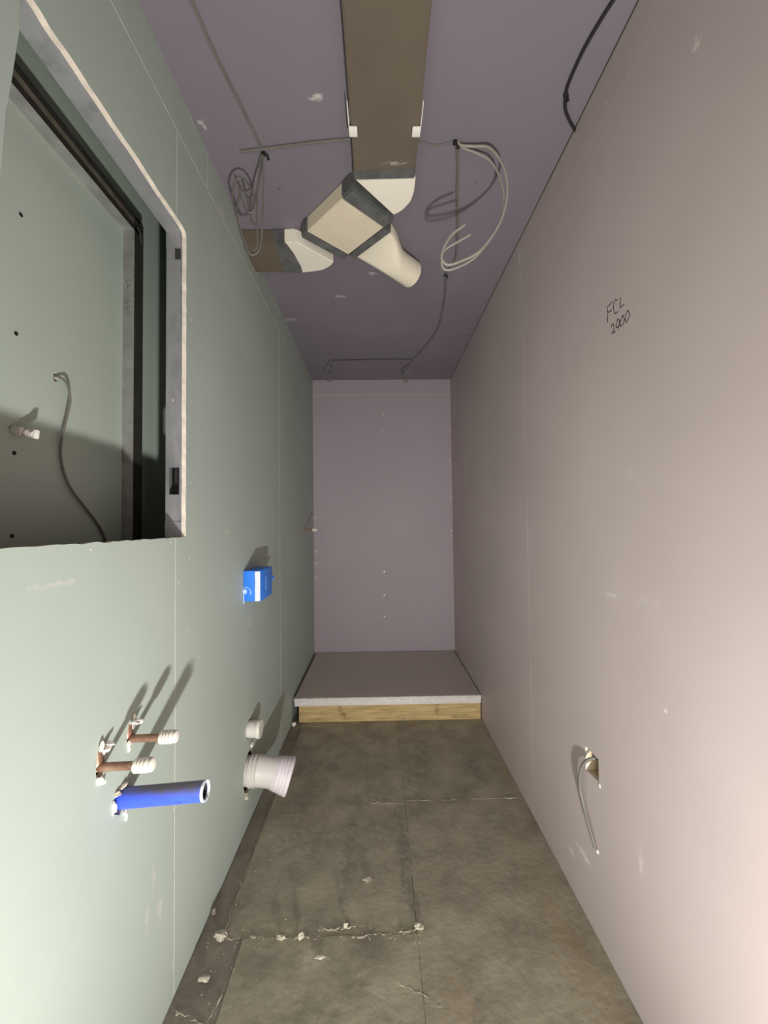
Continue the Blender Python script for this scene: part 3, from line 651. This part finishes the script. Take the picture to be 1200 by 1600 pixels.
# ---- soil pipe connector and capped waste
sp = rootat('soil_pipe_connector', (XL, 1.712, .218), 'large white ribbed toilet pan connector sticking out low on the green wall', 'pipe')
pth = []; rad = []
for t, r in [(-.03, .058), (0, .058), (.008, .058), (.010, .0635), (.016, .0635), (.018, .0585), (.024, .0585), (.026, .0635), (.032, .0635), (.034, .0590), (.042, .060), (.044, .0625), (.048, .060), (.100, .0605), (.104, .0612), (.112, .0620)]:
    pth.append(t); rad.append(r)
_c = [Vector((XL-.03, 1.712, .218))]
for k in range(1, 120):
    t = -.03+k*.002; a = math.radians(17)*min(1, max(0, (t-.035)/.075)); _c.append(_c[-1]+Vector((math.cos(a), .07*math.sin(a)*3, -math.sin(a)))*.002)
def ctr(t):
    q = (t+.03)/.002; i = int(q); return _c[i].lerp(_c[i+1], q-i)
part('sleeve', sweep(NB(), [ctr(t) for t in pth], rad, 40, False, 1.0, (0, 0, 1)), M['pvc'], sp, True)
pth = []; rad = []
for t, r in [(.108, .062), (.113, .0645), (.122, .065), (.124, .0668), (.137, .0672), (.139, .0692), (.150, .0695), (.1515, .0695), (.152, .0722), (.163, .0725), (.1645, .0705), (.1655, .0740), (.180, .0745), (.1815, .069), (.183, .062)]:
    pth.append(t); rad.append(r)
bl = [ctr(t) for t in pth]; 
part('bell', sweep(NB(), bl, rad, 44, True, 1.0, (0, 0, 1)), M['pvc_l'], sp, True, 'flared ribbed bell, faintly pink white')
wp = rootat('waste_pipe_cap', (XL, 1.712, .394), 'short white capped waste pipe just above the toilet pan connector', 'pipe')
part('pipe', axial(NB(), (XL-.03, 1.712, .394), (1, .02, -.01), [(0, .034), (.070, .034)], 32), M['pvc'], wp, True)
part('end_cap', axial(NB(), (XL+.036, 1.712, .394), (1, .02, -.01), [(0, .0345), (.0005, .0375), (.014, .0375), (.0165, .036), (.0168, .030)], 32), M['cap'], wp, True)

# ---- blue box on the left wall
bb = rootat('blue_box', (XL, 1.74, .955), 'bright blue plastic box with a white sticker mounted on the green wall', 'electrical box')
bx0, bx1, by0, by1, bz0, bz1 = XL+.0005, -.495, 1.645, 1.822, .951, 1.078
f = NB(); box(f, (bx0, by0, bz0), (bx1-.010, by1, bz1), .003)
bbb = part('body', f, M['bluebox'], bb, True)
bbc = part('cover', box(NB(), (bx1-.0095, by0-.001, bz0-.001), (bx1, by1+.001, bz1+.001), .003), M['bluebox'], bb, True)
part('sticker', box(NB(), (bx1-.022, by0-.0018, bz0+.001), (bx1-.0012, by0-.001, bz1-.003)), M['stickr'], bbb)
part('knob', axial(NB(), (bx1-.012, by1, 1.022), (.15, 1, 0), [(0, .008), (.022, .008), (.024, .010), (.034, .009), (.036, .005)], 18), M['bluebox'], bb, True)
f = NB(); arc = [(XL+.010+.022*math.sin(a), by0-.0012, 1.002+.020*math.cos(a)-.012) for a in [math.radians(k) for k in range(-20, 140, 16)]]
sweep(f, arc, .0016, 8); part('moulded_ring', f, M['palebl'], bbb, True)
f = NB(); axial(f, (XL+.006, by0-.0002, .992), (0, -1, 0), [(0, .010), (.0012, .0095)], 16); part('cable_knockout', f, M['palebl'], bbb, True)
part('cover_line', box(NB(), (bx1-.0002, by0+.075, .985), (bx1+.0005, by0+.077, 1.045)), M['palebl'], bbc)
f = NB(); sweep(f, catmull([(XL+.004, by0-.003, .985), (XL+.003, by0-.004, .965), (XL+.004, by0-.003, .942)], 5), .0022, 8)
part('stray_thread', f, M['palebl'], bb, True)

# ---- socket cable
cable('socket_cable', [(XR+.050, 1.215, .540), (XR+.020, 1.222, .535), (XR-.004, 1.235, .522), (XR-.014, 1.252, .495), (XR-.017, 1.266, .455), (XR-.015, 1.272, .41), (XR-.011, 1.262, .37), (XR-.010, 1.240, .33), (XR-.0055, 1.215, .285), (XR-.006, 1.209, .274)], .0053, M['cable'],
      'grey cable drooping out of the square socket hole in the right wall', 'cable', flat=1.0)

# ---- loose plaster chips on the floor
chips = [((-.500, 1.243, .010), (.020, .012, .009), 'largest pale plaster chip on the floor, nearest the left wall'),
         ((-.311, 1.234, .006), (.015, .007, .006), 'oblong plaster chip at the cross seam, between two others'),
         ((-.252, 1.240, .0075), (.010, .009, .007), 'pointed plaster chip right of the oblong one at the cross seam'),
         ((-.118, 1.262, .008), (.007, .006, .0085), 'upright plaster chip standing behind the middle of the cross seam'),
         ((-.552, 1.318, .008), (.006, .008, .0075), 'small plaster chip against the foot of the green wall'),
         ((.110, 1.258, .006), (.016, .010, .006), 'crumbled plaster chip where the floor seams meet'),
         ((-.052, 1.428, .003), (.017, .012, .0022), 'flat tan scrap lying alone on the middle of the floor'),
         ((-.186, 1.182, .0045), (.018, .006, .0032), 'thin plaster sliver lying just in front of the cross seam'),
         ((-.500, 1.135, .005), (.018, .009, .0055), 'low plaster chip in front, close to the left wall')]
for i, (c, s, lab) in enumerate(chips):
    o = link('plaster_chip', lump(NB(), (0, 0, 0), s, 40+i, 2, .7), M['crumb'], None, False)
    zmin = min(v.co.z for v in o.data.vertices); o.location = (c[0], c[1], .0022-zmin); tag(o, lab, 'plaster chip')
cb = NB(); rr = random.Random(11)
for k in range(90):
    if k < 60: x, y = rr.uniform(-.5, .12), 1.243+rr.gauss(0, .02)
    elif k < 90: x, y = rr.uniform(-.56, -.42), rr.uniform(.95, 1.6)
    elif k < 110: x, y = rr.uniform(.1, .64), 1.823+rr.gauss(0, .01)
    else: x, y = rr.uniform(-.55, .6), rr.uniform(.9, 2.4)
    s = rr.uniform(.0006, .0018); lump(cb, (x, y, .002+s*.4), (s*1.3, s, s*.8), k, 1)
o = link('plaster_crumbs', cb, M['crumb'], None); tag(o, 'fine plaster crumbs scattered over the grey floor', 'crumbs', kind='stuff')
